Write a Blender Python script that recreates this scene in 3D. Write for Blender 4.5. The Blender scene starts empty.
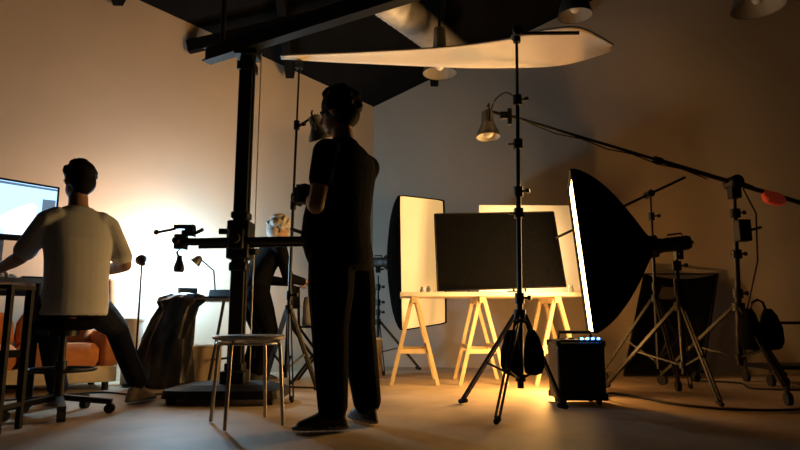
import bpy, bmesh, math, random
from mathutils import Vector, Matrix
from mathutils.bvhtree import BVHTree
random.seed(4)
V=Vector
Z=V((0,0,1))
# ------------------------------------------------------------------ materials
def mat(name,col,rough=.6,metal=0,noise=0,scale=8,bump=0,emit=None,es=0,spec=None):
    m=bpy.data.materials.new(name); m.use_nodes=True
    nt=m.node_tree; b=nt.nodes['Principled BSDF']
    b.inputs['Base Color'].default_value=(*col,1); b.inputs['Roughness'].default_value=rough
    b.inputs['Metallic'].default_value=metal
    if spec is not None: b.inputs['Specular IOR Level'].default_value=spec
    if noise or bump:
        tc=nt.nodes.new('ShaderNodeTexCoord'); n=nt.nodes.new('ShaderNodeTexNoise')
        n.inputs['Scale'].default_value=scale; n.inputs['Detail'].default_value=6
        nt.links.new(tc.outputs['Object'],n.inputs['Vector'])
        if noise:
            r=nt.nodes.new('ShaderNodeValToRGB')
            r.color_ramp.elements[0].position=.3; r.color_ramp.elements[1].position=.7
            r.color_ramp.elements[0].color=(*[c*(1-noise) for c in col],1)
            r.color_ramp.elements[1].color=(*[min(1,c*(1+noise)) for c in col],1)
            nt.links.new(n.outputs['Fac'],r.inputs['Fac']); nt.links.new(r.outputs['Color'],b.inputs['Base Color'])
        if bump:
            bp=nt.nodes.new('ShaderNodeBump'); bp.inputs['Strength'].default_value=bump; bp.inputs['Distance'].default_value=.02
            nt.links.new(n.outputs['Fac'],bp.inputs['Height']); nt.links.new(bp.outputs['Normal'],b.inputs['Normal'])
    if emit:
        b.inputs['Emission Color'].default_value=(*emit,1); b.inputs['Emission Strength'].default_value=es
    return m
M={}
M['black']=mat('black_paint',(.008,.008,.009),.55,0,.3,20,spec=.3)
M['blackm']=mat('black_metal',(.012,.012,.013),.45,.4,.2,30)
M['fabric']=mat('black_fabric',(.004,.004,.005),.95,0,.3,60,.2,spec=.04)
M['steel']=mat('galvanised_steel',(.45,.43,.41),.5,.5,.15,12)
M['chrome']=mat('brushed_steel',(.4,.4,.4),.35,.9,.05,30)
M['rubber']=mat('rubber',(.012,.012,.012),.85,0,.2,40)
M['wood']=mat('pine_wood',(.72,.58,.36),.55,0,.15,9)
M['white']=mat('white_board',(.85,.82,.76),.6,0,.04,5)
M['scrim']=mat('foam_sheet',(.94,.86,.72),.7,0,.03,3)
M['red']=mat('orange_red_fabric',(.75,.08,.03),.7,0,.15,20,emit=(.8,.08,.03),es=.05)  # faint glow put into the fabric colour, not a lamp
M['orange']=mat('orange_upholstery',(.6,.2,.05),.8,0,.2,14,.1)
M['lampm']=mat('lamp_shell',(.16,.15,.13),.4,.5,.15,18)
M['lampin']=mat('lamp_inner',(.5,.46,.4),.5,0,.05,5)
M['dimin']=mat('lamp_inner_dim',(.3,.27,.23),.5,0,.05,5)
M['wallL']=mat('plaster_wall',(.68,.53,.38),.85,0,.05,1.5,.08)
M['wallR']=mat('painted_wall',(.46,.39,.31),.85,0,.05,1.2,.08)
M['wallD']=mat('dark_studio_wall',(.03,.028,.025),.9,0,.1,2,.05)
M['floor']=mat('concrete_floor',(.5,.37,.25),.6,0,.24,2.2,.2)
M['ceil']=mat('dark_roof',(.006,.0055,.005),.9,0,.3,4,spec=.1)
M['tee']=mat('grey_tshirt',(.56,.57,.6),.9)
M['skin']=mat('skin',(.36,.2,.13),.55,0,.08,20)
M['hair']=mat('dark_hair',(.006,.005,.005),.7,0,.3,60,spec=.1)
M['ghair']=mat('grey_hair',(.4,.36,.32),.8,0,.2,60)
M['bshirt']=mat('black_shirt',(.005,.005,.006),.95,0,.2,30,.3,spec=.05)
M['jeans']=mat('dark_jeans',(.012,.014,.022),.9,0,.25,50,.2,spec=.1)
M['bpants']=mat('black_trousers',(.004,.004,.005),.95,0,.2,50,.2,spec=.05)
M['shoe']=mat('black_shoe',(.012,.012,.012),.6,0,.2,40)
M['wshoe']=mat('canvas_shoe',(.3,.22,.15),.7,0,.2,40)
M['sole']=mat('shoe_sole',(.2,.2,.2),.7,0,.1,30)
M['eye']=mat('eye',(.5,.5,.5),.3)
M['bag']=mat('plastic_bag',(.012,.012,.013),.3,0,.3,10,.8)
M['glass']=mat('dark_lens',(.02,.02,.03),.08)
# ------------------------------------------------------------------ geometry
def merge(*gs):
    v=[];f=[]
    for g in gs:
        o=len(v); v+=list(g[0]); f+=[tuple(i+o for i in q) for q in g[1]]
    return v,f
def frame(d):
    d=V(d).normalized(); a=V((0,0,1)) if abs(d.z)<.9 else V((1,0,0))
    s=d.cross(a).normalized(); return s,s.cross(d).normalized(),d
def rings(rs,capa=True,capb=True):
    v=[];f=[];n=len(rs[0])
    for r in rs: v+=[V(p) for p in r]
    for k in range(len(rs)-1):
        for i in range(n):
            j=(i+1)%n; f.append((k*n+i,k*n+j,(k+1)*n+j,(k+1)*n+i))
    if capa: f.append(tuple(reversed(range(n))))
    if capb: f.append(tuple(range((len(rs)-1)*n,len(rs)*n)))
    return v,f
def circ(c,s,u,r,n,ru=None):
    ru=r if ru is None else ru
    return [V(c)+s*(r*math.cos(2*math.pi*i/n))+u*(ru*math.sin(2*math.pi*i/n)) for i in range(n)]
def cyl(a,b,r,r2=None,n=14):
    a=V(a);b=V(b); r2=r if r2 is None else r2; s,u,d=frame(b-a)
    return rings([circ(a,s,u,r,n),circ(b,s,u,r2,n)])
def tube(pts,r,n=8):
    pts=[V(p) for p in pts]; rs=[]
    for i,p in enumerate(pts):
        d=(pts[min(i+1,len(pts)-1)]-pts[max(i-1,0)])
        s,u,_=frame(d); rs.append(circ(p,s,u,r,n))
    return rings(rs)
def catmull(P_,k=8):
    P_=[V(p) for p in P_]; out=[]
    for i in range(len(P_)-1):
        a=P_[max(i-1,0)];b=P_[i];c=P_[i+1];d=P_[min(i+2,len(P_)-1)]
        for j in range(k):
            t=j/k; out.append(.5*((2*b)+(c-a)*t+(2*a-5*b+4*c-d)*t*t+(3*b-a-3*c+d)*t**3))
    out.append(P_[-1]); return out
def lathe(prof,c,axis=(0,0,1),n=24,capa=True,capb=True):
    s,u,d=frame(axis); c=V(c)
    return rings([circ(c+d*z,s,u,max(r,.0005),n) for r,z in prof],capa,capb)
def box(c,size,X=(1,0,0),Y=None,Zz=None):
    c=V(c); X=V(X).normalized()
    if Zz is None: Zz=V((0,0,1))
    Zz=V(Zz).normalized()
    Y=Zz.cross(X).normalized(); Zz=X.cross(Y)
    v=[c+X*(sx*size[0]/2)+Y*(sy*size[1]/2)+Zz*(sz*size[2]/2) for sz in(-1,1) for sx,sy in((-1,-1),(1,-1),(1,1),(-1,1))]
    return v,[(3,2,1,0),(4,5,6,7),(0,1,5,4),(1,2,6,5),(2,3,7,6),(3,0,4,7)]
def bar(a,b,w,h,up=(0,0,1)):
    a=V(a);b=V(b);d=(b-a); L=d.length; d.normalize(); up=V(up)
    if abs(d.dot(up))>.95: up=V((0,1,0))
    Y=up.cross(d).normalized(); return box((a+b)/2,(L,w,h),d,Zz=d.cross(Y))
def ell(c,r,A=None,nu=16,nv=10):
    c=V(c); A=A or (V((1,0,0)),V((0,1,0)),V((0,0,1)))
    if not hasattr(r,'__len__'): r=(r,r,r)
    rs=[]
    for k in range(1,nv):
        t=math.pi*k/nv; rr=math.sin(t); zz=-math.cos(t)
        rs.append([c+A[0]*(r[0]*rr*math.cos(2*math.pi*i/nu))+A[1]*(r[1]*rr*math.sin(2*math.pi*i/nu))+A[2]*(r[2]*zz) for i in range(nu)])
    return rings(rs)
def cap(a,ra,b,rb,n=14):
    a=V(a);b=V(b); s,u,d=frame(b-a); rs=[]
    for t in (85,60,35,12): 
        t=math.radians(t); rs.append(circ(a-d*(ra*math.sin(t)),s,u,ra*math.cos(t),n))
    rs.append(circ(a,s,u,ra,n)); rs.append(circ(b,s,u,rb,n))
    for t in (12,35,60,85):
        t=math.radians(t); rs.append(circ(b+d*(rb*math.sin(t)),s,u,rb*math.cos(t),n))
    return rings(rs)
def loft(secs,S,F,n=24,p=2.3):
    rs=[]
    for c,w,d in secs:
        c=V(c); ring=[]
        for i in range(n):
            t=2*math.pi*i/n; cs,sn=math.cos(t),math.sin(t)
            ring.append(c+S*(w*math.copysign(abs(cs)**(2/p),cs))+F*(d*math.copysign(abs(sn)**(2/p),sn)))
        rs.append(ring)
    return rings(rs)
def slab(pts,th,nrm=None):
    pts=[V(p) for p in pts]; n=nrm and V(nrm) or (pts[1]-pts[0]).cross(pts[2]-pts[0]).normalized()
    k=len(pts); v=[p-n*th/2 for p in pts]+[p+n*th/2 for p in pts]
    f=[tuple(reversed(range(k))),tuple(range(k,2*k))]+[(i,(i+1)%k,k+(i+1)%k,k+i) for i in range(k)]
    return v,f
def mk(name,g,m,loc=V((0,0,0)),smooth=False,bevel=0):
    me=bpy.data.meshes.new(name); me.from_pydata([tuple(V(p)-loc) for p in g[0]],[],g[1]); me.validate()
    bm=bmesh.new(); bm.from_mesh(me); bmesh.ops.recalc_face_normals(bm,faces=bm.faces); bm.to_mesh(me); bm.free()
    me.materials.append(M[m] if isinstance(m,str) else m)
    o=bpy.data.objects.new(name,me); bpy.context.collection.objects.link(o)
    if smooth:
        me.polygons.foreach_set('use_smooth',[True]*len(me.polygons))
        try:
            me.set_sharp_from_angle(angle=math.radians(40))
        except Exception: pass
    if bevel:
        b=o.modifiers.new('bevel','BEVEL'); b.width=bevel; b.segments=2; b.limit_method='ANGLE'
    return o
class Root:
    def __init__(s,name,loc):
        s.loc=V(loc); s.e=bpy.data.objects.new(name,None); s.e.empty_display_size=.1
        bpy.context.collection.objects.link(s.e); s.e.location=s.loc
    def add(s,name,g,m,smooth=True,bevel=0):
        o=mk(name,g,m,s.loc,smooth,bevel); o.parent=s.e; return o
    def light(s,name,kind,loc,energy,col,size=.1,spot=None,target=None,blend=.3):
        l=bpy.data.lights.new(name,kind); l.energy=energy; l.color=col
        if kind in('POINT','SPOT'): l.shadow_soft_size=size
        if kind=='SPOT': l.spot_size=math.radians(spot); l.spot_blend=blend
        o=bpy.data.objects.new(name,l); bpy.context.collection.objects.link(o); o.parent=s.e; o.location=V(loc)-s.loc
        if target is not None: o.rotation_euler=(V(target)-V(loc)).to_track_quat('-Z','Y').to_euler()
        return o
# ------------------------------------------------------------------ room
def cz(x,y): return 3.07+.251*(x+.32)-.59*(y-7)
C0=(-.32,7.0); CL=(-5.5,2.97); CR=(6.2,5.27)
LW=(-5.5,-3.2); RW=(6.2,-3.2)
def wall(name,a,b,m,out):
    n=V((*out,0)).normalized()*.15
    a3=V((*a,0));b3=V((*b,0))
    v=[a3,b3,b3+Z*(cz(*b)+.02),a3+Z*(cz(*a)+.02)]
    v2=[p+n for p in v]
    return mk(name,(v+v2,[(0,1,2,3),(7,6,5,4),(0,4,5,1),(1,5,6,2),(2,6,7,3),(3,7,4,0)]),m)
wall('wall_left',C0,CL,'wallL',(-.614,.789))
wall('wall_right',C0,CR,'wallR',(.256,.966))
wall('wall_west',CL,LW,'wallD',(-1,0)); wall('wall_east',CR,RW,'wallD',(1,0)); wall('wall_south',LW,RW,'wallD',(0,-1))
poly=[C0,CR,RW,LW,CL]
mk('floor',slab([(x,y,-.05) for x,y in poly],.1,(0,0,1)),'floor')
mk('ceiling',slab([(x,y,cz(x,y)+.06) for x,y in poly],.1,(0,0,1)),'ceil')
for i,(xa,ya,xb,yb) in enumerate([(-2.6,5.2,-2.2,-3),( -1.2,6.25,-.8,-3),(.4,6.75,.8,-3),(2.0,6.35,2.4,-3),(3.8,5.85,4.2,-3)]):
    mk('trim_%d'%(i+1),bar((xa,ya,cz(xa,ya)-.1),(xb,yb,cz(xb,yb)-.1),.09,.18),'ceil')
for i,y in enumerate([5.6,4.4,3.2]):
    xl=-2.1 if y>5 else -3.4
    mk('trim_%d'%(i+6),bar((xl,y,cz(xl,y)-.26),(4,y,cz(4,y)-.26),.07,.12),'ceil')
# steel gantry beam on the column
def yb(x): return 3.36-.6*x
r=Root('ceiling_beam',(0,3.36,2.4))
a=V((-1.44,yb(-1.44),2.47)); b=V((1.6,yb(1.6),2.47))
r.add('flange_top',bar(a+Z*.05,b+Z*.05,.08,.012),'black',False)
r.add('flange_bottom',bar(a-Z*.05,b-Z*.05,.08,.012),'black',False)
r.add('web',bar(a,b,.03,.1),'black',False)
for i,x in enumerate((-1.3,.3,1.4)):
    r.add('hanger_%d'%i,cyl((x,yb(x),2.53),(x,yb(x),cz(x,yb(x))+.0),.018),'black')
# duct
r=Root('ventilation_duct',(.18,5.2,3.15))
da=V((.62,6.05,3.32)); db=V((-1.2,2.6,2.95)); dd=(db-da)
prof=[]
L=dd.length; k=int(L/.05)
for i in range(k+1):
    prof.append((.15+(.01 if i%2 else 0),L*i/k))
r.add('pipe',lathe(prof,da,dd,28),'steel')
for t in (.2,.5,.8):
    p=da+dd*t; r.add('strap',cyl(p+Z*.14,V((p.x,p.y,cz(p.x,p.y))),.008),'blackm')
def highbay(c,rad):
    r=Root('high_bay_lamp',c); c=V(c)
    r.add('shade',lathe([(rad,0),(rad*.97,.03),(rad*.82,.12),(rad*.55,.2),(rad*.35,.24),(rad*.33,.25)],c,n=32,capa=False),'lampm')
    r.add('inner',lathe([(rad*.98,.004),(rad*.8,.115),(rad*.5,.19),(.01,.2)],c,n=32,capa=False),'dimin')
    r.add('bulb',ell(c+Z*.1,(.05,.05,.07)),'lampin')
    r.add('ballast',cyl(c+Z*.24,c+Z*.42,rad*.4,rad*.33,20),'lampm')
    r.add('rod',cyl(c+Z*.42,V((c.x,c.y,cz(c.x,c.y))),.012),'blackm')
highbay((.35,5,2.66),.15); highbay((1.56,5,3.20),.15); highbay((3.2,5,3.28),.22)
# ------------------------------------------------------------------ stands
def tripod(r,cx,cy,hub,top,feet,rad=.018,tx=None,ty=None,m='blackm',caster=False,low=.13):
    tx=cx if tx is None else tx; ty=cy if ty is None else ty
    B=V((cx,cy,0)); T=V((tx,ty,top)); 
    def at(z): return B.lerp(T,z/top)
    zs=[low,hub+.1,hub+(top-hub)*.42,hub+(top-hub)*.75,top]
    g=[]
    for i in range(4): g.append(cyl(at(zs[i]),at(zs[i+1]),rad*(1-.17*i)))
    r.add('mast',merge(*g),m)
    g=[]
    for i in (1,2,3):
        p=at(zs[i]); g+= [cyl(p-Z*.035,p+Z*.03,rad*1.5), cyl(p,p+V((.05,-.02,0)),.007), cyl(p+V((.045,-.018,0)),p+V((.065,-.026,0)),.016,.014)]
    p=at(hub); g.append(cyl(p-Z*.03,p+Z*.03,rad*1.9)); p=at(low+.06); g.append(cyl(p-Z*.02,p+Z*.02,rad*1.6))
    r.add('collars',merge(*g),m)
    g=[];gf=[]
    for fx,fy in feet:
        f=V((fx,fy,.03 if not caster else .09)); h=at(hub); d=(V((fx,fy,0))-V((h.x,h.y,0))).normalized(); sd=d.cross(Z)*.011
        s=h+d*rad*1.6
        g+= [bar(s+sd,f+sd,.008,.02),bar(s-sd,f-sd,.008,.02)]
        mid=s.lerp(f,.55); g.append(bar(at(low+.06)+d*rad,mid,.012,.012))
        if caster:
            gf+= [cyl(V((fx,fy,.045))-d.cross(Z)*.015,V((fx,fy,.045))+d.cross(Z)*.015,.04,n=18),cyl((fx,fy,.07),(fx,fy,.12),.014)]
        else: gf.append(cap(f+d*-.02+Z*-.004,.016,f+d*.02-Z*.013,.016,10))
    r.add('legs',merge(*g),m,False); r.add('feet',merge(*gf),'rubber')
    return at
# overhead foam panel
r=Root('overhead_reflector_panel',(.3,3.95,2.38))
near=catmull([(-.855,4.04,0),(-.25,4.02,0),(.3,3.96,0),(.7,3.82,0),(.93,3.64,0),(1.146,3.57,0),(1.44,3.80,0)])
far=catmull([(-.86,4.1,0),(-.4,4.2,0),(.1,4.27,0),(.5,4.28,0),(.9,4.22,0),(1.2,4.12,0),(1.46,3.9,0)])
vs=[];fs=[];NX,NY=len(near)-1,8
for i in range(NX+1):
    for j in range(NY+1):
        t=i/NX; w=j/NY; p=near[i].lerp(far[i],w)
        z=2.39+.03*math.sin(t*5.0)+.02*math.sin(w*3.1)
        vs.append(V((p.x,p.y,z)))
for i in range(NX):
    for j in range(NY):
        a=i*(NY+1)+j; fs.append((a,a+NY+1,a+NY+2,a+1))
o=r.add('sheet',(vs,fs),'scrim'); sm=o.modifiers.new('t','SOLIDIFY'); sm.thickness=.012
# centre stand
r=Root('light_stand',(.71,3.65,0))
at=tripod(r,.71,3.65,.56,2.36,[(.40,3.93),(.50,3.2),(.97,3.70)],.019,.755,3.65)
r.add('cross_arm',cyl((.72,3.65,2.36),(1.13,3.55,2.315),.012),'blackm')
r.add('arm_clamp',merge(cyl((.755,3.60,2.36),(.755,3.70,2.36),.03),cyl((.755,3.65,2.30),(.755,3.65,2.40),.024)),'blackm')
for z in (1.18,1.62):
    p=at(z); r.add('clamp',merge(box(p,(.05,.05,.06)),cyl(p,p+V((-.06,0,0)),.008)),'blackm')
def sandbag(name,c,w,h,d):
    r=Root(name,c); c=V(c)
    X=V((1,0,0));Y=V((0,1,0))
    g=[]
    for s in(-1,1):
        g.append(loft([(c+X*s*w*.24+Z*h*.45,w*.08,d*.15),(c+X*s*w*.26+Z*h*.3,w*.16,d*.35),(c+X*s*w*.28,w*.24,d*.5),(c+X*s*w*.28-Z*h*.3,w*.25,d*.5),(c+X*s*w*.26-Z*h*.46,w*.2,d*.38),(c+X*s*w*.26-Z*h*.5,w*.1,d*.2)],X,Y,16))
    r.add('bags',merge(*g),'fabric')
    r.add('strap',tube([c+X*-w*.2+Z*h*.4,c+X*-w*.13+Z*h*.6,c+Z*h*.66,c+X*w*.13+Z*h*.6,c+X*w*.2+Z*h*.4],.009),'fabric')
sandbag('sandbag',(.71,3.56,.35),.24,.27,.13)
# thin stand left
r=Root('light_stand',(-.80,4.3,0))
at=tripod(r,-.80,4.3,.6,2.36,[(-.62,4.6),(-1.0,4.5),(-.70,4.0)],.014,-.735,4.15)
r.add('top_clip',box((-.735,4.14,2.36),(.05,.06,.05)),'blackm',False)
def lamphead(r,c,d,rr=.075,L=.2,pre=''):
    c=V(c); d=V(d).normalized()
    r.add('lamp_shell',lathe([(rr*.35,-L*.9),(rr*.5,-L*.85),(rr*.55,-L*.45),(rr*.62,-L*.35),(rr*.95,-L*.05),(rr*1.05,L*.1),(rr*1.05,L*.14)],c,d,28,True,False),'lampm')
    r.add('lamp_inner',lathe([(rr*.3,-L*.3),(rr*.9,-L*.02),(rr*1.0,L*.13)],c,d,28,True,False),'lampin')
    r.add('bulb',ell(c-d*L*.05,rr*.45),'lampin')
    s,u,_=frame(d)
    r.add('yoke',tube([c-d*L*.3+s*rr*1.0,c-d*L*.6+s*rr*1.2,c-d*L*1.0+s*rr*.9,c-d*L*1.1],.007),'blackm')
r=Root('clip_lamp',(-.6,4.18,1.86))
lamphead(r,(-.575,4.16,1.83),(.25,.3,-.85),.085,.17)
r.add('arm',cyl((-.752,4.19,1.9),(-.61,4.16,1.99),.009),'blackm')
# ------------------------------------------------------------------ boom stand right
r=Root('boom_light_stand',(2.48,4.5,0))
at=tripod(r,2.48,4.5,.62,1.55,[(2.40,3.83),(3.0,4.8),(2.12,4.98)],.024,2.52,4.42,caster=True,low=.2)
pa=V((.853,4.2,1.98)); pb=V((3.2,4.49,1.36))
dirb=(pb-pa).normalized()
r.add('boom_arm',merge(cyl(pa,pa.lerp(pb,.45),.011,.011),cyl(pa.lerp(pb,.44),pb,.017)),'blackm')
pv=pa+dirb*1.72
r.add('boom_pivot',merge(cyl(pv-V((0,.06,0)),pv+V((0,.06,0)),.05,n=20),box(pv-Z*.06,(.07,.07,.12)),cyl(pv+V((0,-.05,0)),pv+V((.1,-.07,-.05)),.012),cyl(pv-V((.02,.08,0)),pv-V((.02,.02,0)),.03)),'blackm')
r.add('boom_collar',merge(cyl(pa.lerp(pb,.44),pa.lerp(pb,.465),.025),cyl(pb-dirb*.1,pb-dirb*.05,.024)),'blackm')
cw=pa+dirb*2.05-Z*.03
r.add('counterweight_bag',loft([(cw+dirb*-.09+Z*.02,.02,.03),(cw+dirb*-.06,.045,.045),(cw,.05,.05),(cw+dirb*.05,.05,.045),(cw+dirb*.09,.02,.02)],V((0,1,0)),dirb.cross(V((0,1,0))),16),'red')
lamphead(r,(.64,4.2,1.86),(.0,-.1,-1),.085,.2)
r.add('lamp_bracket',merge(cyl((.66,4.2,2.03),(.853,4.2,1.98),.012),box((.76,4.2,2.0),(.06,.03,.05)),cyl((.80,4.2,1.93),(.80,4.2,2.05),.016)),'blackm')
r.add('lamp_cord',tube([tuple(q) for q in catmull([(.66,4.2,2.03),(.70,4.19,2.12),(.78,4.19,2.17),(.85,4.19,2.11),(.86,4.19,1.98)],5)]+[tuple(pa+dirb*(.1+.2*i)-Z*(.012+.02*(i%2))) for i in range(8)],.005),'rubber')
r.add('cord_drop',tube([tuple(pv-Z*.05+V((.05,-.03,0))),(2.62,4.35,1.3),(2.6,4.35,.95),(2.52,4.4,.6)],.006),'rubber')
r.add('winch',merge(box((2.54,4.4,1.18),(.09,.08,.16)),cyl((2.58,4.4,1.18),(2.66,4.36,1.2),.01)),'blackm',True,.006)
sandbag('sandbag',(2.53,4.28,.47),.28,.30,.16)
r=Root('rolling_cart',(3.25,5.1,0))
g=[]
for x in(2.98,3.5):
    for y in (4.95,5.3): g.append(cyl((x,y,.1),(x,y,.5),.012))
for y in(4.95,5.3): g+= [cyl((2.98,y,.5),(3.5,y,.5),.012),cyl((2.98,y,.14),(3.5,y,.14),.012)]
for x in(2.98,3.5): g+= [cyl((x,4.95,.5),(x,5.3,.5),.012),cyl((x,4.95,.14),(x,5.3,.14),.012)]
r.add('frame',merge(*g),'blackm')
r.add('shelf',box((3.24,5.125,.15),(.52,.35,.02)),'black',False)
r.add('casters',merge(*[cyl((x-.015,y,.045),(x+.015,y,.045),.045,n=18) for x in(2.98,3.5) for y in(4.95,5.3)]),'rubber')
# ------------------------------------------------------------------ softboxes
def softbox(r,fc,n,roll,w,h,depth,emitmat,lip=.03,neck=.13,pw=2.1):
    fc=V(fc); n=V(n).normalized(); s=Z.cross(n).normalized(); u=n.cross(s)
    R=Matrix.Rotation(roll,3,n); s=R@s; u=R@u
    N=48
    def ring(t,k,c):
        pts=[]
        for i in range(N):
            a=2*math.pi*i/N; cs,sn=math.cos(a),math.sin(a)
            p=60*(1-t)**2+2.2
            m=(abs(cs)**p+abs(sn)**p)**(-1/p)
            x,y=m*cs,m*sn
            pinch=1-.035*math.sin(math.pi*min(1,t))*(1 if k<.98 else 0)*abs(math.cos(2*a))
            ww=w/2*(1-t)+min(w,h)/2*t; hh=h/2*(1-t)+min(w,h)/2*t
            pts.append(c+s*(x*ww*k*pinch)+u*(y*hh*k*pinch))
        return pts
    rs=[ring(0,1,fc+n*lip),ring(0,1,fc)]
    for i in range(1,13):
        t=i/12; k=neck+(1-neck)*(1-t**pw)
        rs.append(ring(t,k,fc-n*(depth*t)))
    r.add('softbox_shell',rings(rs,False,True),'fabric')
    rs=[ring(0,.985,fc+n*(lip*.3)),ring(0,.5,fc+n*(lip*.3)),ring(0,.02,fc+n*(lip*.3))]
    o=r.add('diffuser',rings(rs,False,True),emitmat,False)
    b=fc-n*depth
    r.add('speed_ring',cyl(b+n*.03,b-n*.03,.08,n=28),'blackm')
    r.add('flash_head',merge(cyl(b-n*.02,b-n*.07,.06,.05,24),loft([(b-n*.06,.048,.046),(b-n*.08,.052,.05),(b-n*.23,.052,.05),(b-n*.25,.044,.04)],s,u,20,4)),'blackm')
    r.add('head_handle',tube([b-n*.10+u*.04,b-n*.11+u*.07,b-n*.2+u*.07,b-n*.21+u*.04],.007),'blackm')
    r.add('head_dials',merge(cyl(b-n*.25,b-n*.27,.012),cyl(b-n*.25+s*.025,b-n*.265+s*.025,.01)),'lampm')
    r.add('tilt_bracket',merge(box(b-n*.16-u*.075,(.05,.05,.07)),cyl(b-n*.16-u*.075,b-n*.16-u*.075+s*.08,.01)),'blackm')
    return b
E1=mat('diffuser_hot',(.9,.85,.75),.6,emit=(1,.60,.2),es=15)
E2=mat('diffuser_warm',(.85,.78,.62),.6,emit=(1,.6,.22),es=.55)
r=Root('softbox',(1.9,4.3,0))
nn=V((-.969,.236,-.09))
b=softbox(r,(1.335,4.36,1.0),nn,0,.74,1.13,.48,E1)
bb=b+V((.15,-.03,0))
at=tripod(r,bb.x,bb.y-.0,.62,1.0,[(1.97,3.82),(2.22,4.72),(1.6,4.78)],.02,low=.16)
r.add('spigot',cyl((bb.x,bb.y,.95),(bb.x,bb.y,1.04),.012),'blackm')
r=Root('softbox',(-.25,6.2,0))
n2=V((.78,-.63,-.05))
b=softbox(r,(.22,5.93,1.09),n2,.085,.74,1.28,.42,E2,neck=.13,pw=1.6)
at=tripod(r,b.x-.12,b.y+.09,.5,.98,[(b.x-.05,b.y-.35),(b.x+.3,b.y+.25),(b.x-.45,b.y+.2)],.016)
r=Root('boom_light_stand',(2.1,5.0,0))
at=tripod(r,2.1,5.0,.7,1.62,[(2.05,4.55),(2.5,5.2),(1.75,5.3)],.016,2.13,5.0,caster=True)
r.add('boom_arm',cyl((1.3,4.97,1.2),(2.42,4.97,1.72),.011),'blackm')
r.add('pivot',merge(cyl((2.11,4.93,1.575),(2.11,5.04,1.575),.03)),'blackm')
# black collapsible panel leaning on wall
r=Root('folding_backdrop',(2.6,5.7,0))
q=[V((2.02,5.55,.03)),V((2.66,5.5,.03)),V((3.15,5.95,.97)),V((2.42,5.95,.97))]
vs=[];fs=[]
for i in range(13):
    for j in range(13):
        a=i/12;c=j/12
        p=q[0].lerp(q[1],a).lerp(q[3].lerp(q[2],a),c)
        vs.append(p+V((0,.08,0))*math.sin(math.pi*a)*math.sin(math.pi*c)-V((0,0,.05))*math.sin(math.pi*a)*c)
for i in range(12):
    for j in range(12):
        a=i*13+j; fs.append((a,a+13,a+14,a+1))
o=r.add('cloth',(vs,fs),'fabric'); o.modifiers.new('t','SOLIDIFY').thickness=.008
r.add('frame',merge(tube(q[:2]+q[2:]+[q[0]],.01),cyl(q[3],(2.3,6.15,.0),.01),cyl(q[2],(3.0,6.1,.0),.01),cyl((2.3,6.15,.01),(3.0,6.1,.01),.01)),'blackm')
r.add('painted_glint',slab([(2.5,5.86,.72),(2.66,5.86,.72),(2.7,5.89,.84),(2.56,5.89,.84)],.004),'lampm',False)  # grey patch standing in for a glint on the black cloth
# power pack
M['bled']=mat('blue_led',(.1,.3,1),.4,emit=(.1,.35,1),es=8)
r=Root('power_pack',(1.14,3.98,0))
r.add('case',box((1.14,3.98,.21),(.3,.26,.36)),'black',True,.015)
r.add('top_panel',box((1.14,3.98,.395),(.27,.23,.02)),'blackm',True,.005)
r.add('handle',tube([(1.03,3.98,.39),(1.04,3.98,.45),(1.24,3.98,.45),(1.25,3.98,.39)],.012),'rubber')
r.add('corner_guards',merge(*[box((x,y,z),(.03,.03,.04)) for x in(1.0,1.28) for y in(3.86,4.10) for z in(.05,.38)]),'rubber',True,.006)
r.add('wheels',merge(*[cyl((x-.012,y,.03),(x+.012,y,.03),.03) for x in(1.03,1.25) for y in(3.9,4.06)]),'rubber')
r.add('indicator_leds',merge(*[ell((1.15+.035*i,3.86,.411),(.011,.009,.008),nu=8,nv=6) for i in range(4)]),'bled')
r.add('vent_slots',merge(*[box((1.14,3.848,.1+.03*i),(.2,.004,.01)) for i in range(7)]),'rubber',False)
r.add('sockets',merge(*[cyl((1.05+.06*i,3.95,.40),(1.05+.06*i,3.95,.415),.02) for i in range(4)]),'lampm')
def cable(pts,rad=.007):
    r=Root('power_cable',pts[0][:2]+(0,)); r.add('cable',tube(catmull(pts,6),rad),'rubber')
cable([(1.3,4.05,.2),(1.36,4.15,.03),(1.5,4.4,.012),(1.62,4.2,.012),(1.7,3.9,.012),(1.85,3.68,.012),(2.05,3.6,.012),(2.3,3.62,.012),(2.7,3.75,.012),(3.3,3.7,.012)],.008)
cable([(-.62,4.75,.01),(-1.2,4.85,.01),(-1.5,4.7,.01),(-1.62,4.4,.01),(-1.9,4.35,.01),(-2.2,4.45,.01),(-2.6,4.0,.01)])
cable([(2.5,5.3,.01),(2.8,5.1,.01),(2.7,4.7,.01),(3.2,4.6,.01),(3.8,4.9,.01),(4.2,4.7,.01)])
# floor-standing flood behind the pack
E4=mat('flood_face',(1,.8,.5),.5,emit=(1,.55,.18),es=20)
r=Root('flood_light',(1.3,4.5,0))
fc=V((1.24,4.5,.24)); fd=V((-.9,.1,-.1)).normalized()
r.add('housing',lathe([(.04,-.12),(.05,-.10),(.06,-.02),(.07,.03),(.072,.04)],fc,fd,24,True,False),'blackm')
r.add('lamp_face',lathe([(.066,.02),(.03,.022),(.001,.023)],fc,fd,24,False,True),E4)
r.add('floor_bracket',merge(box((1.27,4.5,.012),(.16,.16,.024)),cyl((1.25,4.42,.02),(1.25,4.42,.25),.01),cyl((1.25,4.58,.02),(1.25,4.58,.25),.01),cyl((1.25,4.41,.24),(1.25,4.59,.24),.008)),'blackm')
r.light('flood_light_lamp','POINT',(1.12,4.51,.30),40,(1,.47,.12),.06)
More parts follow.
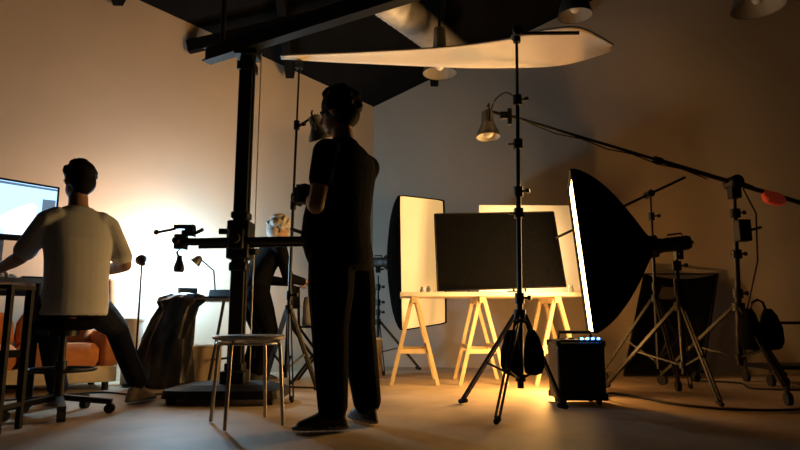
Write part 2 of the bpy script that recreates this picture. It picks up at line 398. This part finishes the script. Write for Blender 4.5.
# ------------------------------------------------------------------ trestle table + set
r=Root('trestle_table',(.75,5.25,0))
r.add('top',box((.75,5.27,.735),(1.5,.6,.035)),'white',False,.004)
g=[]
for x in(.12,.68,1.3):
    g.append(box((x,5.27,.69),(.05,.62,.05)))
    for y in(5.02,5.52):
        for s in(-1,1): g.append(bar((x+s*.02,y,.69),(x+s*.19,y,.0),.03,.045,(0,1,0)))
        g.append(bar((x-.12,y,.27),(x+.12,y,.27),.02,.035))
    for s in(-1,1): g.append(bar((x+s*.115,5.02,.3),(x+s*.115,5.52,.3),.02,.035))
r.add('trestles',merge(*g),'wood',False)
r=Root('black_flag_panel',(.85,5.02,.76))
pts=[(.315,5.03,.765),(1.385,5.03,.80),(1.33,5.13,1.45),(.30,5.13,1.43)]
r.add('panel',slab(pts,.012),'fabric',False)
r.add('edge_tape',merge(*[tube([pts[i],pts[(i+1)%4]],.008,6) for i in range(4)]),'blackm')
r.add('back_prop',merge(cyl((.6,5.12,1.3),(.6,5.3,.755),.008),cyl((1.1,5.12,1.3),(1.1,5.3,.755),.008)),'blackm')
r=Root('white_reflector_board',(1.2,5.5,.76))
r.add('board',slab([(.72,5.50,.757),(1.66,5.50,.757),(1.68,5.53,1.58),(.74,5.53,1.585)],.01),'white',False)
r.add('prop',merge(cyl((.9,5.52,1.3),(.9,5.56,.757),.006)),'wood')
r=Root('table_lamp',(1.0,5.3,.755))
E3=mat('lamp_glow',(.9,.8,.6),.5,emit=(1,.6,.22),es=30)
r.add('base',cyl((1.0,5.3,.755),(1.0,5.3,.775),.06),'blackm')
r.add('post',cyl((1.0,5.3,.77),(1.0,5.3,.95),.01),'blackm')
r.add('globe',ell((1.0,5.3,1.0),.05),E3)
r.light('table_lamp_light','POINT',(1.0,5.3,1.12),38,(1,.58,.24),.06)
r.light('added_panel_spot','SPOT',(.95,5.28,1.1),190,(1,.6,.25),.06,spot=75,target=(.55,4.05,2.39),blend=.5)  # extra spot added to brighten the overhead panel from below
for i,(x,y) in enumerate([(.25,5.2),(.2,5.35),(1.43,5.05)]):
    r=Root('glass_jar',(x,y,.755)); r.add('jar',lathe([(.022,0),(.024,.01),(.024,.035),(.015,.045),(.015,.05),(.018,.055),(.018,.06)],(x,y,.755),n=16),'white')
# ------------------------------------------------------------------ column camera stand
r=Root('column_camera_stand',(-1.09,4.05,0))
cx,cy=-1.085,4.05
r.add('column',merge(box((cx,cy,1.25),(.09,.09,2.30)),box((cx+.05,cy,1.25),(.012,.03,2.26)),box((cx-.05,cy,1.25),(.012,.03,2.26))),'black',True,.006)
r.add('base_plate',loft([(V((-1.13,cy,.04)),.39,.22),(V((-1.13,cy,.09)),.38,.21),(V((-1.11,cy,.12)),.25,.15)],V((1,0,0)),V((0,1,0)),32,5),'black',False)
r.add('base_wheels',merge(*[cyl((x-.02,y,.035),(x+.02,y,.035),.035) for x in(-1.44,-.82) for y in(3.9,4.2)]),'rubber')
r.add('column_foot',merge(box((cx,cy,.15),(.16,.16,.1)),box((cx,cy,.22),(.12,.12,.06))),'black',True,.01)
r.add('carriage',merge(box((cx,cy,1.06),(.15,.17,.26)),box((cx,cy-.1,1.06),(.1,.06,.14)),box((cx,cy,.88),(.12,.12,.06)),box((cx,cy,1.23),(.12,.12,.05))),'blackm',True,.012)
r.add('carriage_knobs',merge(cyl((cx,cy-.12,1.06),(cx,cy-.17,1.06),.035,n=18),cyl((cx+.07,cy-.02,.98),(cx+.13,cy-.05,.98),.022),cyl((cx-.07,cy-.02,1.12),(cx-.14,cy-.03,1.12),.02)),'rubber')
r.add('cross_arm',merge(cyl((-1.47,3.97,1.04),(-.30,3.97,1.06),.026,n=20),cyl((-1.35,4.0,1.01),(-.5,4.0,1.03),.012)),'blackm')
r.add('arm_end',merge(box((-1.46,3.97,1.04),(.07,.09,.1)),cyl((-1.46,3.9,1.04),(-1.46,3.86,1.04),.025)),'blackm',True,.008)
r.add('tripod_head',merge(cyl((-1.43,3.97,1.08),(-1.43,3.97,1.12),.03),box((-1.44,3.97,1.14),(.13,.05,.03)),cyl((-1.5,3.97,1.13),(-1.6,3.93,1.10),.009),ell((-1.61,3.925,1.10),.018),box((-1.40,3.97,1.11),(.05,.07,.07)),cyl((-1.37,3.97,1.1),(-1.31,3.94,1.12),.012)),'blackm',True)
r.add('second_head',merge(box((-.60,3.97,1.09),(.1,.08,.08)),cyl((-.60,3.97,1.1),(-.60,3.97,1.17),.03),box((-.6,3.97,1.18),(.09,.07,.02)),cyl((-.65,3.95,1.1),(-.72,3.9,1.12),.012)),'blackm',True,.005)
r.add('guide_cable',cyl((-.985,4.03,.13),(-.985,4.03,2.4),.004),'steel')
r.add('top_bracket',merge(box((cx,cy,2.39),(.16,.16,.03)),box((cx,cy,2.3),(.12,.12,.06))),'blackm',False)
r=Root('work_lamp',(-1.46,3.97,.9))
r.add('stem',tube([(-1.46,3.97,1.0),(-1.48,3.96,.97),(-1.46,3.96,.93)],.008),'blackm')
r.add('lamp_shell',lathe([(.015,.06),(.02,.03),(.03,.0),(.035,-.03),(.03,-.05)],(-1.46,3.96,.89),n=18),'blackm')
# ------------------------------------------------------------------ metal stool
r=Root('metal_stool',(-.79,3.2,0))
c=V((-.79,3.2,.44))
r.add('seat',lathe([(.17,-.012),(.185,-.006),(.188,.004),(.18,.012),(.0,.013)],c,n=36),'chrome')
g=[]
for a in (255,345,75,165):
    a=math.radians(a); d=V((math.cos(a),math.sin(a),0))
    g.append(tube([c+d*.05-Z*.012,c+d*.155-Z*.014,c+d*.175-Z*.035,c+d*.18-Z*.08,c+d*.205-Z*.435],.0095,10))
g.append(tube([c+V((math.cos(t*math.pi/12),math.sin(t*math.pi/12),0))*.165-Z*.03 for t in range(25)],.006,8))
r.add('legs',merge(*g),'chrome')
# ------------------------------------------------------------------ swivel stool
r=Root('swivel_stool',(-1.93,3.5,0))
c=V((-1.93,3.5,0))
r.add('seat',lathe([(.12,.47),(.17,.48),(.185,.50),(.18,.525),(.14,.535),(.0,.536)],c,n=32),'fabric')
r.add('post',merge(cyl(c+Z*.1,c+Z*.3,.03),cyl(c+Z*.28,c+Z*.48,.02),cyl(c+Z*.44,c+Z*.47,.08)),'blackm')
g=[];gw=[]
for k in range(5):
    a=math.radians(15+72*k); d=V((math.cos(a),math.sin(a),0))
    g.append(bar(c+Z*.1,c+d*.28+Z*.065,.04,.03)); gw.append(cyl(c+d*.27+Z*.028-d.cross(Z)*.02,c+d*.27+Z*.028+d.cross(Z)*.02,.028))
r.add('star_base',merge(*g),'blackm',False); r.add('casters',merge(*gw),'rubber')
r.add('foot_ring',merge(tube([c+V((math.cos(t*math.pi/12),math.sin(t*math.pi/12),0))*.18+Z*.25 for t in range(25)],.009,8),cyl(c+V((-.18,0,.25)),c+V((.18,0,.25)),.007)),'blackm')
# ------------------------------------------------------------------ desk + computer
tw=V((-.789,-.614,0)); nw=V((-.614,.789,0)); K=V((-2.2,3.8,0))
def dk(a,b_,z): return K+tw*a+nw*b_+Z*z
r=Root('desk',(-2.8,3.8,0))
r.add('desktop',slab([dk(0,0,.77),dk(1.7,0,.77),dk(1.7,.6,.77),dk(0,.6,.77)],.03,(0,0,1)),'lampm',False)
r.add('legs',merge(*[cyl(dk(a,b_,.0),dk(a,b_,.76),.02) for a in(.06,1.64) for b_ in(.06,.54)],bar(dk(.06,.06,.7),dk(1.64,.06,.7),.03,.05),bar(dk(.06,.54,.3),dk(1.64,.54,.3),.03,.05)),'blackm')
sm=bpy.data.materials.new('screen'); sm.use_nodes=True; nt=sm.node_tree; bs=nt.nodes['Principled BSDF']
tc=nt.nodes.new('ShaderNodeTexCoord'); br=nt.nodes.new('ShaderNodeTexNoise'); br.inputs['Scale'].default_value=2.5; br.inputs['Detail'].default_value=1
rp=nt.nodes.new('ShaderNodeValToRGB'); rp.color_ramp.interpolation='CONSTANT'
rp.color_ramp.elements[0].color=(.35,.62,1,1); rp.color_ramp.elements[1].position=.5; rp.color_ramp.elements[1].color=(.75,.9,1,1)
nt.links.new(tc.outputs['Object'],br.inputs['Vector']); nt.links.new(br.outputs['Fac'],rp.inputs['Fac']); nt.links.new(rp.outputs['Color'],bs.inputs['Emission Color']); bs.inputs['Emission Strength'].default_value=2.2
bs.inputs['Base Color'].default_value=(.02,.02,.02,1)
M['uibar']=mat('screen_ui',(.1,.15,.2),.4,emit=(.25,.4,.6),es=.5)
r=Root('computer_monitor',dk(.3,.45,.785))
a0,a1=-.06,.60
r.add('bezel',slab([dk(a0,.45,1.06),dk(a1,.45,1.06),dk(a1,.45,1.50),dk(a0,.45,1.46)],.025),'black',False,.004)
r.add('screen',slab([dk(a0+.015,.434,1.10),dk(a1-.015,.434,1.10),dk(a1-.015,.434,1.48),dk(a0+.015,.434,1.445)],.003),sm,False)
r.add('screen_panels',merge(slab([dk(a0+.015,.431,1.425),dk(a1-.015,.431,1.455),dk(a1-.015,.431,1.475),dk(a0+.015,.431,1.44)],.002),slab([dk(a0+.02,.431,1.11),dk(a0+.1,.431,1.11),dk(a0+.1,.431,1.36),dk(a0+.02,.431,1.36)],.002)),'uibar',False)
r.add('stand_neck',slab([dk(.24,.48,.79),dk(.36,.48,.79),dk(.36,.47,1.15),dk(.24,.47,1.15)],.02),'chrome',False)
r.add('stand_foot',slab([dk(.18,.38,.792),dk(.42,.38,.792),dk(.42,.58,.792),dk(.18,.58,.792)],.012,(0,0,1)),'chrome',False)
r=Root('keyboard',dk(.4,.15,.79))
r.add('body',slab([dk(.18,.1,.795),dk(.62,.1,.795),dk(.62,.24,.80),dk(.18,.24,.80)],.015,(0,0,1)),'white',False)
r.add('keys',merge(*[box(dk(.205+.03*i,.12+.026*j,.808),(.022,.02,.008),tw) for i in range(14) for j in range(5)]),'lampin',False)
r=Root('laptop',dk(.1,.3,.785))
r.add('base',slab([dk(.0+.02,.12,.795),dk(.15,.12,.795),dk(.15,.36,.795),dk(.02,.36,.795)],.016,(0,0,1)),'blackm',False)
r=Root('side_table',(-2.15,3.0,0))
r.add('top',slab([(-2.45,2.86,.69),(-1.87,2.9,.69),(-1.87,3.1,.69),(-2.45,3.12,.69)],.02,(0,0,1)),'black',False)
r.add('legs',merge(*[bar((x,y,0),(x,y,.68),.025,.025) for x,y in((-1.885,3.08),(-1.885,2.92),(-2.43,2.9),(-2.43,3.1))],bar((-1.885,2.92,.12),(-1.885,3.08,.12),.02,.02),bar((-2.43,3.08,.2),(-1.885,3.08,.2),.02,.02)),'blackm',False)
# ------------------------------------------------------------------ background left
r=Root('work_table',(-1.75,5.2,0))
r.add('top',slab([(-2.0,4.98,.69),(-1.42,5.02,.69),(-1.42,5.4,.69),(-1.9,5.4,.69)],.025,(0,0,1)),'lampm',False)
r.add('legs',merge(*[cyl((x,y,0),(x+dx,y,.68),.013) for x,y,dx in((-1.95,5.03,0),(-1.57,5.05,.1),(-1.45,5.36,-.03),(-1.85,5.36,0))],cyl((-1.55,5.05,.2),(-1.46,5.36,.2),.01)),'blackm')
r=Root('trash_bag',(-1.83,4.8,0))
rs=[]
for (px_,z_,w_,d_) in [(-1.85,.01,.17,.08),(-1.86,.05,.22,.11),(-1.85,.2,.21,.11),(-1.83,.38,.18,.10),(-1.78,.54,.155,.085),(-1.75,.64,.15,.07),(-1.74,.68,.18,.08),(-1.73,.70,.17,.06),(-1.73,.715,.11,.03)]:
    ring=[]
    for i in range(64):
        t=2*math.pi*i/64
        k=1+.12*math.sin(7*t+z_*6)+.07*math.sin(13*t-z_*9)+.03*math.sin(z_*40+t*3)
        ring.append(V((px_+w_*math.cos(t)*k,4.80+d_*math.sin(t)*k,z_+.02*math.sin(3*t)*(1 if z_>.6 else 0))))
    rs.append(ring)
r.add('bag',rings(rs),'bag')
LEDm=mat('led_face',(1,1,1),.4,emit=(.75,.9,1),es=30)
r=Root('led_work_light',(-1.85,5.25,.7))
lc=V((-1.85,5.25,0))
r.add('foot',box(lc+Z*.712,(.12,.08,.018),tw),'blackm')
r.add('housing',box(lc+Z*.76,(.16,.05,.08),tw),'blackm',False,.005)
r.add('led_face',box(lc+Z*.76+nw*.027,(.15,.004,.07),tw),LEDm,False)
r.light('led_light','POINT',(-1.90,5.25,.98),75,(.42,.74,1),.1)
# clamp lamp added to warm and brighten the left wall
r=Root('clamp_lamp',(-2.12,4.92,0))
cl=V((-2.12,4.92,1.0))
r.add('pole',merge(cyl((-2.12,4.92,.02),(-2.12,4.92,1.0),.008),cyl((-2.12,4.92,0),(-2.12,4.92,.03),.09)),'blackm')
r.add('shade',lathe([(.015,-.05),(.03,-.03),(.045,.02),(.048,.03)],cl,nw+Z*.5,20,True,False),'blackm')
r.light('added_wall_light','SPOT',tuple(cl+nw*.05+Z*.035),34,(1,.50,.18),.06,spot=172,target=tuple(cl+nw*1+tw*.3+Z*.65),blend=.8)
# small clutter on the work table
r=Root('clamp_lamp',(-1.62,5.2,.70))
r.add('arm',tube([(-1.60,5.25,.70),(-1.63,5.25,.95),(-1.74,5.2,1.05)],.007),'blackm'); r.add('base',cyl((-1.6,5.25,.703),(-1.6,5.25,.72),.05),'blackm')
r.add('shade',lathe([(.012,-.05),(.03,-.03),(.05,.03)],(-1.76,5.19,1.03),(-.5,-.1,-.6),18,True,False),'lampm')
r=Root('laptop',(-1.54,5.1,.70))
r.add('base',box((-1.54,5.1,.712),(.2,.14,.015)),'blackm',False)
r.add('lid',slab([(-1.64,5.17,.72),(-1.44,5.17,.72),(-1.44,5.20,.78),(-1.64,5.20,.78)],.008),'blackm',False)
# sofa
SC=V((-2.86,4.55,0))
r=Root('sofa',SC)
def ac(a,b_,z): return SC-tw*a+nw*b_+Z*z
S_=-tw
r.add('base_frame',box(ac(0,0,.12),(1.3,.56,.12),S_),'wood',False,.01)
r.add('feet',merge(*[cyl(ac(a,b_,0),ac(a,b_,.07),.025) for a in(-.58,.58) for b_ in(-.24,.24)]),'blackm')
g=[]
for a in(-.27,.27): g.append(loft([(ac(a,-.03,.18),.25,.24),(ac(a,-.03,.22),.27,.27),(ac(a,-.03,.31),.27,.27),(ac(a,-.03,.35),.23,.24)],S_,nw,32,5))
r.add('seat_cushions',merge(*g),'orange')
g=[]
for a in(-.27,.27): g.append(loft([(ac(a,.16,.32),.25,.06),(ac(a,.17,.38),.27,.09),(ac(a,.2,.5),.26,.08),(ac(a,.21,.58),.22,.04)],S_,nw,32,4))
r.add('back_cushions',merge(*g),'orange')
g=[]
for a in(-.6,.6): g.append(loft([(ac(a,0,.1),.07,.27),(ac(a,0,.34),.08,.28),(ac(a,0,.40),.08,.28),(ac(a,0,.44),.05,.25)],S_,nw,28,4))
r.add('arms',merge(*g),'orange')
p=ac(.53,.06,.66)
r=Root('upright_cushion',p)
r.add('cushion',loft([(p-Z*.19,.09,.03),(p-Z*.17,.13,.05),(p+Z*.0,.14,.06),(p+Z*.18,.13,.05),(p+Z*.2,.1,.03)],(S_+nw*-.6).normalized(),(nw+S_*.6).normalized(),28,4),'orange')
M['bin']=mat('plastic_bin',(.6,.55,.48),.5,0,.05,6)
for x,y,h in((-2.22,5.06,.52),(-2.05,5.18,.44)):
    r=Root('waste_bin',(x,y,0)); r.add('bucket',lathe([(.065,0),(.07,.01),(.085,h),(.092,h),(.092,h+.015),(.082,h+.015),(.06,.03)],(x,y,0),n=28,capb=True),'bin')
M['box']=mat('storage_box',(.4,.3,.2),.7,0,.1,6)
for x,y,w_,h in((-1.66,5.22,.26,.3),(-.35,5.75,.3,.34)):
    r=Root('storage_box',(x,y,0)); r.add('carton',box((x,y,h/2),(w_,.26,h),(.95,.3,0)),'box',False,.006); r.add('lid_flap',box((x,y,h+.008),(w_+.02,.28,.016),(.95,.3,0)),'bin',False,.004)
# folding chair behind the stand
r=Root('folding_chair',(-.72,5.25,0))
g=[]
for y in(5.08,5.42): g+= [bar((-.90,y,.0),(-.55,y,.46),.022,.022),bar((-.55,y,.0),(-.90,y,.46),.022,.022)]
g+= [bar((-.90,5.42,.46),(-.92,5.46,.82),.022,.022),bar((-.90,5.08,.46),(-.92,5.06,.82),.022,.022),bar((-.9,5.08,.02),(-.9,5.42,.02),.02,.02),bar((-.55,5.08,.02),(-.55,5.42,.02),.02,.02)]
r.add('frame',merge(*g),'blackm',False)
r.add('seat',box((-.725,5.25,.465),(.36,.36,.015)),'fabric',False); r.add('back',slab([(-.915,5.06,.62),(-.915,5.46,.62),(-.925,5.46,.82),(-.925,5.06,.82)],.01),'fabric',False)
r=Root('tote_bag',(-.72,5.25,.475))
r.add('body',loft([(V((-.72,5.25,.476)),.12,.07),(V((-.72,5.25,.5)),.13,.08),(V((-.72,5.25,.66)),.12,.06),(V((-.72,5.25,.72)),.11,.03)],V((1,0,0)),V((0,1,0)),24,3),'bin')
r.add('handles',merge(*[tube([(-.77,y,.7),(-.76,y,.8),(-.68,y,.8),(-.67,y,.7)],.007) for y in(5.23,5.27)]),'red')
# ------------------------------------------------------------------ camera body
def digicam(c,d):
    c=V(c); d=V(d).normalized(); s=d.cross(Z).normalized()
    r=Root('digital_camera',c)
    r.add('body',box(c,(.13,.055,.085),s),'black',True,.008)
    r.add('prism',merge(box(c+Z*.052,(.05,.045,.03),s)),'black',True,.008)
    r.add('grip',cap(c+s*.055+d*.025-Z*.03,.014,c+s*.055+d*.025+Z*.03,.014),'rubber')
    r.add('lens',lathe([(.033,.02),(.035,.03),(.035,.05),(.037,.055),(.037,.07),(.034,.072)],c,d,24),'black')
    r.add('front_glass',cyl(c+d*.06,c+d*.073,.032),'glass')
    r.add('dial',cyl(c-s*.045+Z*.04,c-s*.045+Z*.055,.014),'lampm')
# ------------------------------------------------------------------ people
class Fig:
    def __init__(s): s.v=[];s.f=[];s.m=[];s.mats=[]
    def a(s,g,m):
        if m not in s.mats: s.mats.append(m)
        o=len(s.v); s.v+=[V(p) for p in g[0]]; s.f+=[tuple(i+o for i in q) for q in g[1]]; s.m+=[s.mats.index(m)]*len(g[1])
    def chain(s,pts,m):
        for (p,r1),(q,r2) in zip(pts[:-1],pts[1:]): s.a(cap(p,r1,q,r2),m)
    def head(s,c,F,U,hair='hair',curly=True,vol=0):
        c=V(c);F=V(F).normalized();S=F.cross(U).normalized();U=S.cross(F)
        A=(S,F,U)
        s.a(ell(c+U*.03-F*.008,(.074,.094,.088),A),'skin')
        s.a(ell(c-U*.04+F*.025,(.056,.066,.07),A),'skin')
        s.a(ell(c-U*.088+F*.062,(.024,.022,.02),A),'skin')
        s.chain([(c+F*.085+U*.012,.011),(c+F*.108-U*.026,.014)],'skin')
        s.a(ell(c+F*.098-U*.03,(.018,.014,.011),A),'skin')
        s.a(ell(c+F*.083-U*.056,(.024,.014,.007),A),'skin'); s.a(ell(c+F*.08-U*.067,(.02,.014,.007),A),'skin')
        for k in(-1,1):
            s.a(ell(c+S*k*.077-U*.008-F*.01,(.011,.02,.033),A),'skin')
            s.a(ell(c+S*k*.03+F*.08+U*.004,(.012,.01,.009),A),'eye')
            s.a(ell(c+S*k*.03+F*.083+U*.022,(.02,.01,.006),A),hair)
        s.a(ell(c+U*.045-F*.022,(.086+vol,.098+vol,.088+vol),A),hair)
        s.a(ell(c-U*.01-F*.05,(.076,.065+vol,.085),A),hair)
        if curly:
            for i in range(110):
                t=random.uniform(0,6.28); ph=random.uniform(-.35,1.5); q=1+vol*9
                d=S*math.cos(t)*math.cos(ph)*.092*q+F*math.sin(t)*math.cos(ph)*.098*q+U*math.sin(ph)*.095*q
                if d.dot(F)>.055 and d.dot(U)<.05: continue
                s.a(ell(c+U*.04-F*.02+d,random.uniform(.014,.026),None,8,6),hair)
    def hand(s,w,D,N,T,curl=35,L=1.0):
        w=V(w);D=V(D).normalized();N=V(N);N=(N-D*N.dot(D)).normalized();T=V(T);T=(T-D*T.dot(D)-N*T.dot(N)).normalized()
        s.a(loft([(w-D*.01,.026,.02),(w+D*.02,.032,.018),(w+D*.06,.041,.016),(w+D*.092,.04,.013)],T,N,18,2.6),'skin')
        for k,(off,ln) in enumerate([(.031,.072),(.011,.08),(-.01,.075),(-.03,.058)]):
            p=w+D*.085+T*off; ang=0; rr=.0088
            d=(D+T*off*2).normalized()
            s.chain([(w+D*.045+T*off*.85,.01),(p,.0098)],'skin')
            for j,fr in enumerate((.45,.3,.25)):
                ang+=math.radians(curl*(.8 if j==0 else 1)+k*3)
                q=p+(d*math.cos(ang)+N*math.sin(ang))*ln*fr*L
                s.chain([(p,rr),(q,rr*.92)],'skin'); p=q; rr*=.92
        p=w+D*.025+T*.03; q=p+(D*.65+T*.6+N*.35)*.042; e=q+(D*.85+T*.15+N*.5).normalized()*.033; e2=e+(D*.8-T*.05+N*.6).normalized()*.024
        s.chain([(w+D*.02+T*.01,.014),(p,.014),(q,.0115),(e,.0105),(e2,.009)],'skin')
    def shoe(s,ank,d,m='shoe',sole='sole'):
        d=V((d[0],d[1],0)).normalized(); S=d.cross(Z); a=V((ank[0],ank[1],0))
        s.a(loft([(a+d*.055+Z*.012,.04,.135),(a+d*.055+Z*.03,.043,.14)],S,d,24,2.6),sole)
        s.a(loft([(a+d*.05+Z*.025,.041,.132),(a+d*.045+Z*.05,.04,.12),(a+d*.01+Z*.085,.037,.07),(a+Z*.11,.036,.045)],S,d,24,2.4),m)
    def build(s,name,loc,voxel=.0068):
        me=bpy.data.meshes.new('t'); me.from_pydata([tuple(p) for p in s.v],[],s.f)
        bm=bmesh.new(); bm.from_mesh(me); bmesh.ops.recalc_face_normals(bm,faces=bm.faces); bm.to_mesh(me); bm.free()
        o=bpy.data.objects.new('t',me); bpy.context.collection.objects.link(o)
        m=o.modifiers.new('r','REMESH'); m.mode='VOXEL'; m.voxel_size=voxel
        m=o.modifiers.new('s','SMOOTH'); m.factor=.5; m.iterations=3
        dg=bpy.context.evaluated_depsgraph_get(); dg.update()
        nm=bpy.data.meshes.new_from_object(o.evaluated_get(dg))
        bpy.data.objects.remove(o)
        bvh=BVHTree.FromPolygons([tuple(p) for p in s.v],s.f)
        nm.materials.clear()
        for k in s.mats: nm.materials.append(M[k])
        for p in nm.polygons:
            h=bvh.find_nearest(p.center)
            p.material_index=s.m[h[2]] if h[2] is not None else 0
            p.use_smooth=True
        nm.transform(Matrix.Translation(-V(loc)))
        ob=bpy.data.objects.new(name,nm); bpy.context.collection.objects.link(ob); ob.location=loc
        return ob
# --- standing man
g=Fig(); F=V((-.86,.5,0)).normalized(); L=Z.cross(F)
Cx=V((-.285,3.10,0))
def T(f,l,z): return Cx+F*f+L*l+Z*z
g.a(loft([(T(.02,0,.80),.17,.15),(T(.035,0,.86),.18,.165),(T(.06,0,.95),.18,.175),(T(.055,0,1.06),.178,.165),(T(.03,0,1.18),.185,.15),(T(.005,0,1.30),.195,.135),(T(-.005,0,1.38),.185,.11),(T(.0,0,1.43),.13,.085),(T(.01,0,1.465),.07,.065)],L,F,32,2.3),'bshirt')
g.a(loft([(T(.02,0,.78),.16,.13),(T(.02,0,.9),.165,.135)],L,F,24),'bpants')
g.chain([(T(.01,0,1.42),.062),(T(.03,0,1.53),.056)],'skin')
g.a(loft([(T(.01,0,1.43),.085,.08),(T(.015,0,1.48),.066,.064)],L,F,20),'bshirt')
hc=T(.06,0,1.635); g.head(hc,(-.93,.36,-.18),Z,'hair',True,.010)
def leg(hip,kn,an,m,r=(.118,.112,.088,.08,.072)):
    hip=V(hip);kn=V(kn);an=V(an)
    g.chain([(hip,r[0]),(hip.lerp(kn,.5),r[1]),(kn,r[2]),(kn.lerp(an,.5),r[3]),(an+Z*.02,r[4])],m)
lr=(.12,.116,.094,.084,.074)
kL=V((-.345,3.0,.5)); aL=V((-.325,3.0,.1)); kR=V((-.22,3.16,.5)); aR=V((-.17,3.2,.1))
leg(T(.02,.085,.84),kL,aL,'bpants',lr); leg(T(.02,-.085,.84),kR,aR,'bpants',lr)
g.shoe((-.325,3.0),(-.97,-.15)); g.shoe((-.165,3.2),(-.55,.83))
sh=T(-.01,.185,1.365); el=V((-.41,2.88,1.08)); wr=V((-.46,3.04,1.14))
g.chain([(T(0,.14,1.37),.078),(sh,.072),(sh.lerp(el,.5),.064)],'bshirt')
g.chain([(sh.lerp(el,.4),.048),(el,.041),(el.lerp(wr,.35),.04),(wr,.027)],'skin')
g.hand(wr,V((-.15,.9,.2)),V((.6,.2,-.1)),Z,45)
sh=T(-.01,-.185,1.365); el=V((-.30,3.36,1.10)); wr=V((-.44,3.31,1.16))
g.chain([(T(0,-.14,1.37),.078),(sh,.072),(sh.lerp(el,.5),.064)],'bshirt')
g.chain([(sh.lerp(el,.4),.048),(el,.041),(el.lerp(wr,.35),.04),(wr,.027)],'skin')
g.hand(wr,V((-.35,-.75,.0)),V((.6,-.4,.0)),Z,45)
g.build('standing_man',(-.28,3.1,0))
digicam((-.515,3.18,1.19),(-.8,.6,0))
# --- seated man
g=Fig(); F=V((-.7,.71,0)).normalized(); L=Z.cross(F)
Cx=V((-1.87,3.48,0))
g.a(loft([(T(.0,0,.56),.175,.14),(T(.0,0,.64),.178,.145),(T(.0,0,.74),.168,.13),(T(.01,0,.88),.175,.122),(T(.04,0,1.0),.19,.125),(T(.06,0,1.09),.185,.105),(T(.07,0,1.15),.15,.085),(T(.075,0,1.195),.07,.06)],L,F,32,2.3),'tee')
g.a(loft([(T(.0,0,.545),.165,.13),(T(0,0,.66),.165,.13)],L,F,24),'jeans')
g.chain([(T(.075,0,1.16),.058),(T(.1,0,1.26),.054)],'skin')
g.head(T(.125,0,1.36),(-.85,.52,-.12),Z,'hair',False)
for i in range(40):
    t=random.uniform(0,6.28); ph=random.uniform(-.1,1.5)
    d=V((math.cos(t)*math.cos(ph)*.085,math.sin(t)*math.cos(ph)*.085,math.sin(ph)*.09)); 
    g.a(ell(T(.105,0,1.4)+d,.016,None,8,6),'hair')
jr=(.1,.09,.07,.064,.06)
kL=V((-2.22,3.84,.48)); aL=V((-2.14,3.86,.1)); kR=V((-1.82,3.90,.48)); aR=V((-1.70,3.98,.12))
leg(T(.03,.09,.615),kL,aL,'jeans',jr); leg(T(.03,-.09,.615),kR,aR,'jeans',jr)
g.shoe((-2.14,3.86),(-.6,.6),'wshoe'); g.shoe((-1.70,3.98),(.25,.85),'wshoe')
sh=T(.045,.17,1.09); el=V((-2.16,3.40,.88)); wr=V((-2.39,3.58,.83))
g.chain([(T(.05,.12,1.11),.07),(sh,.062),(sh.lerp(el,.8),.062)],'tee')
g.chain([(sh.lerp(el,.5),.046),(el,.04),(el.lerp(wr,.35),.039),(wr,.027)],'skin')
g.hand(wr,V((-.7,.6,-.15)),V((0,0,-1)),V((.6,.7,0)),22)
sh=T(.045,-.17,1.09); el=V((-1.68,3.66,.86)); wr=V((-1.92,3.85,.83))
g.chain([(T(.05,-.12,1.11),.07),(sh,.062),(sh.lerp(el,.8),.062)],'tee')
g.chain([(sh.lerp(el,.5),.046),(el,.04),(el.lerp(wr,.35),.039),(wr,.027)],'skin')
g.hand(wr,V((-.8,.55,-.12)),V((0,0,-1)),V((-.6,-.7,0)),22)
g.build('seated_man',(-1.9,3.5,0))
# --- background crew member, bending to the set
g=Fig(); F=V((.8,.6,0)).normalized(); L=Z.cross(F)
Cx=V((-1.24,5.2,0))
g.a(loft([(T(-.03,0,.70),.16,.13),(T(-.02,0,.84),.165,.13),(T(.03,0,.95),.16,.12),(T(.09,0,1.05),.18,.12),(T(.14,0,1.14),.175,.1),(T(.17,0,1.19),.1,.07)],L,F,28,2.3),'bshirt')
g.chain([(T(.16,0,1.16),.055),(T(.21,0,1.25),.052)],'skin')
g.head(T(.20,0,1.31),(.75,.5,-.4),Z,'ghair',True)
jr=(.11,.1,.08,.07,.062)
leg(T(-.03,.085,.75),V((-1.16,5.22,.44))+L*.08,V((-1.24,5.2,.1))+L*.1,'bpants',jr); leg(T(-.03,-.085,.75),V((-1.16,5.22,.44))-L*.08,V((-1.24,5.2,.1))-L*.1,'bpants',jr)
g.shoe(V((-1.24,5.2,0))+L*.1,F); g.shoe(V((-1.24,5.2,0))-L*.1,F)
for k in(1,-1):
    sh=T(.13,.18*k,1.12); el=T(.20,.2*k,.88); wr=T(.38,.12*k,.86)
    g.chain([(T(.13,.13*k,1.13),.065),(sh,.06),(el,.048),(wr,.035)],'bshirt')
    g.hand(wr+F*.01,F,V((0,0,-1)),-L*k,30)
g.build('bending_crew_member',(-1.24,5.2,0))
# ------------------------------------------------------------------ world + camera
w=bpy.data.worlds.new('w'); bpy.context.scene.world=w; w.use_nodes=True
w.node_tree.nodes['Background'].inputs[0].default_value=(.02,.02,.02,1)
cam=bpy.data.cameras.new('camera'); co=bpy.data.objects.new('camera',cam); bpy.context.collection.objects.link(co)
cam.sensor_width=36; cam.lens=36*600/800; cam.clip_start=.02
co.location=(0,0,.54); co.rotation_euler=(math.radians(90)+math.atan(93/600),0,0)
bpy.context.scene.camera=co
bpy.context.scene.view_settings.view_transform='Standard'
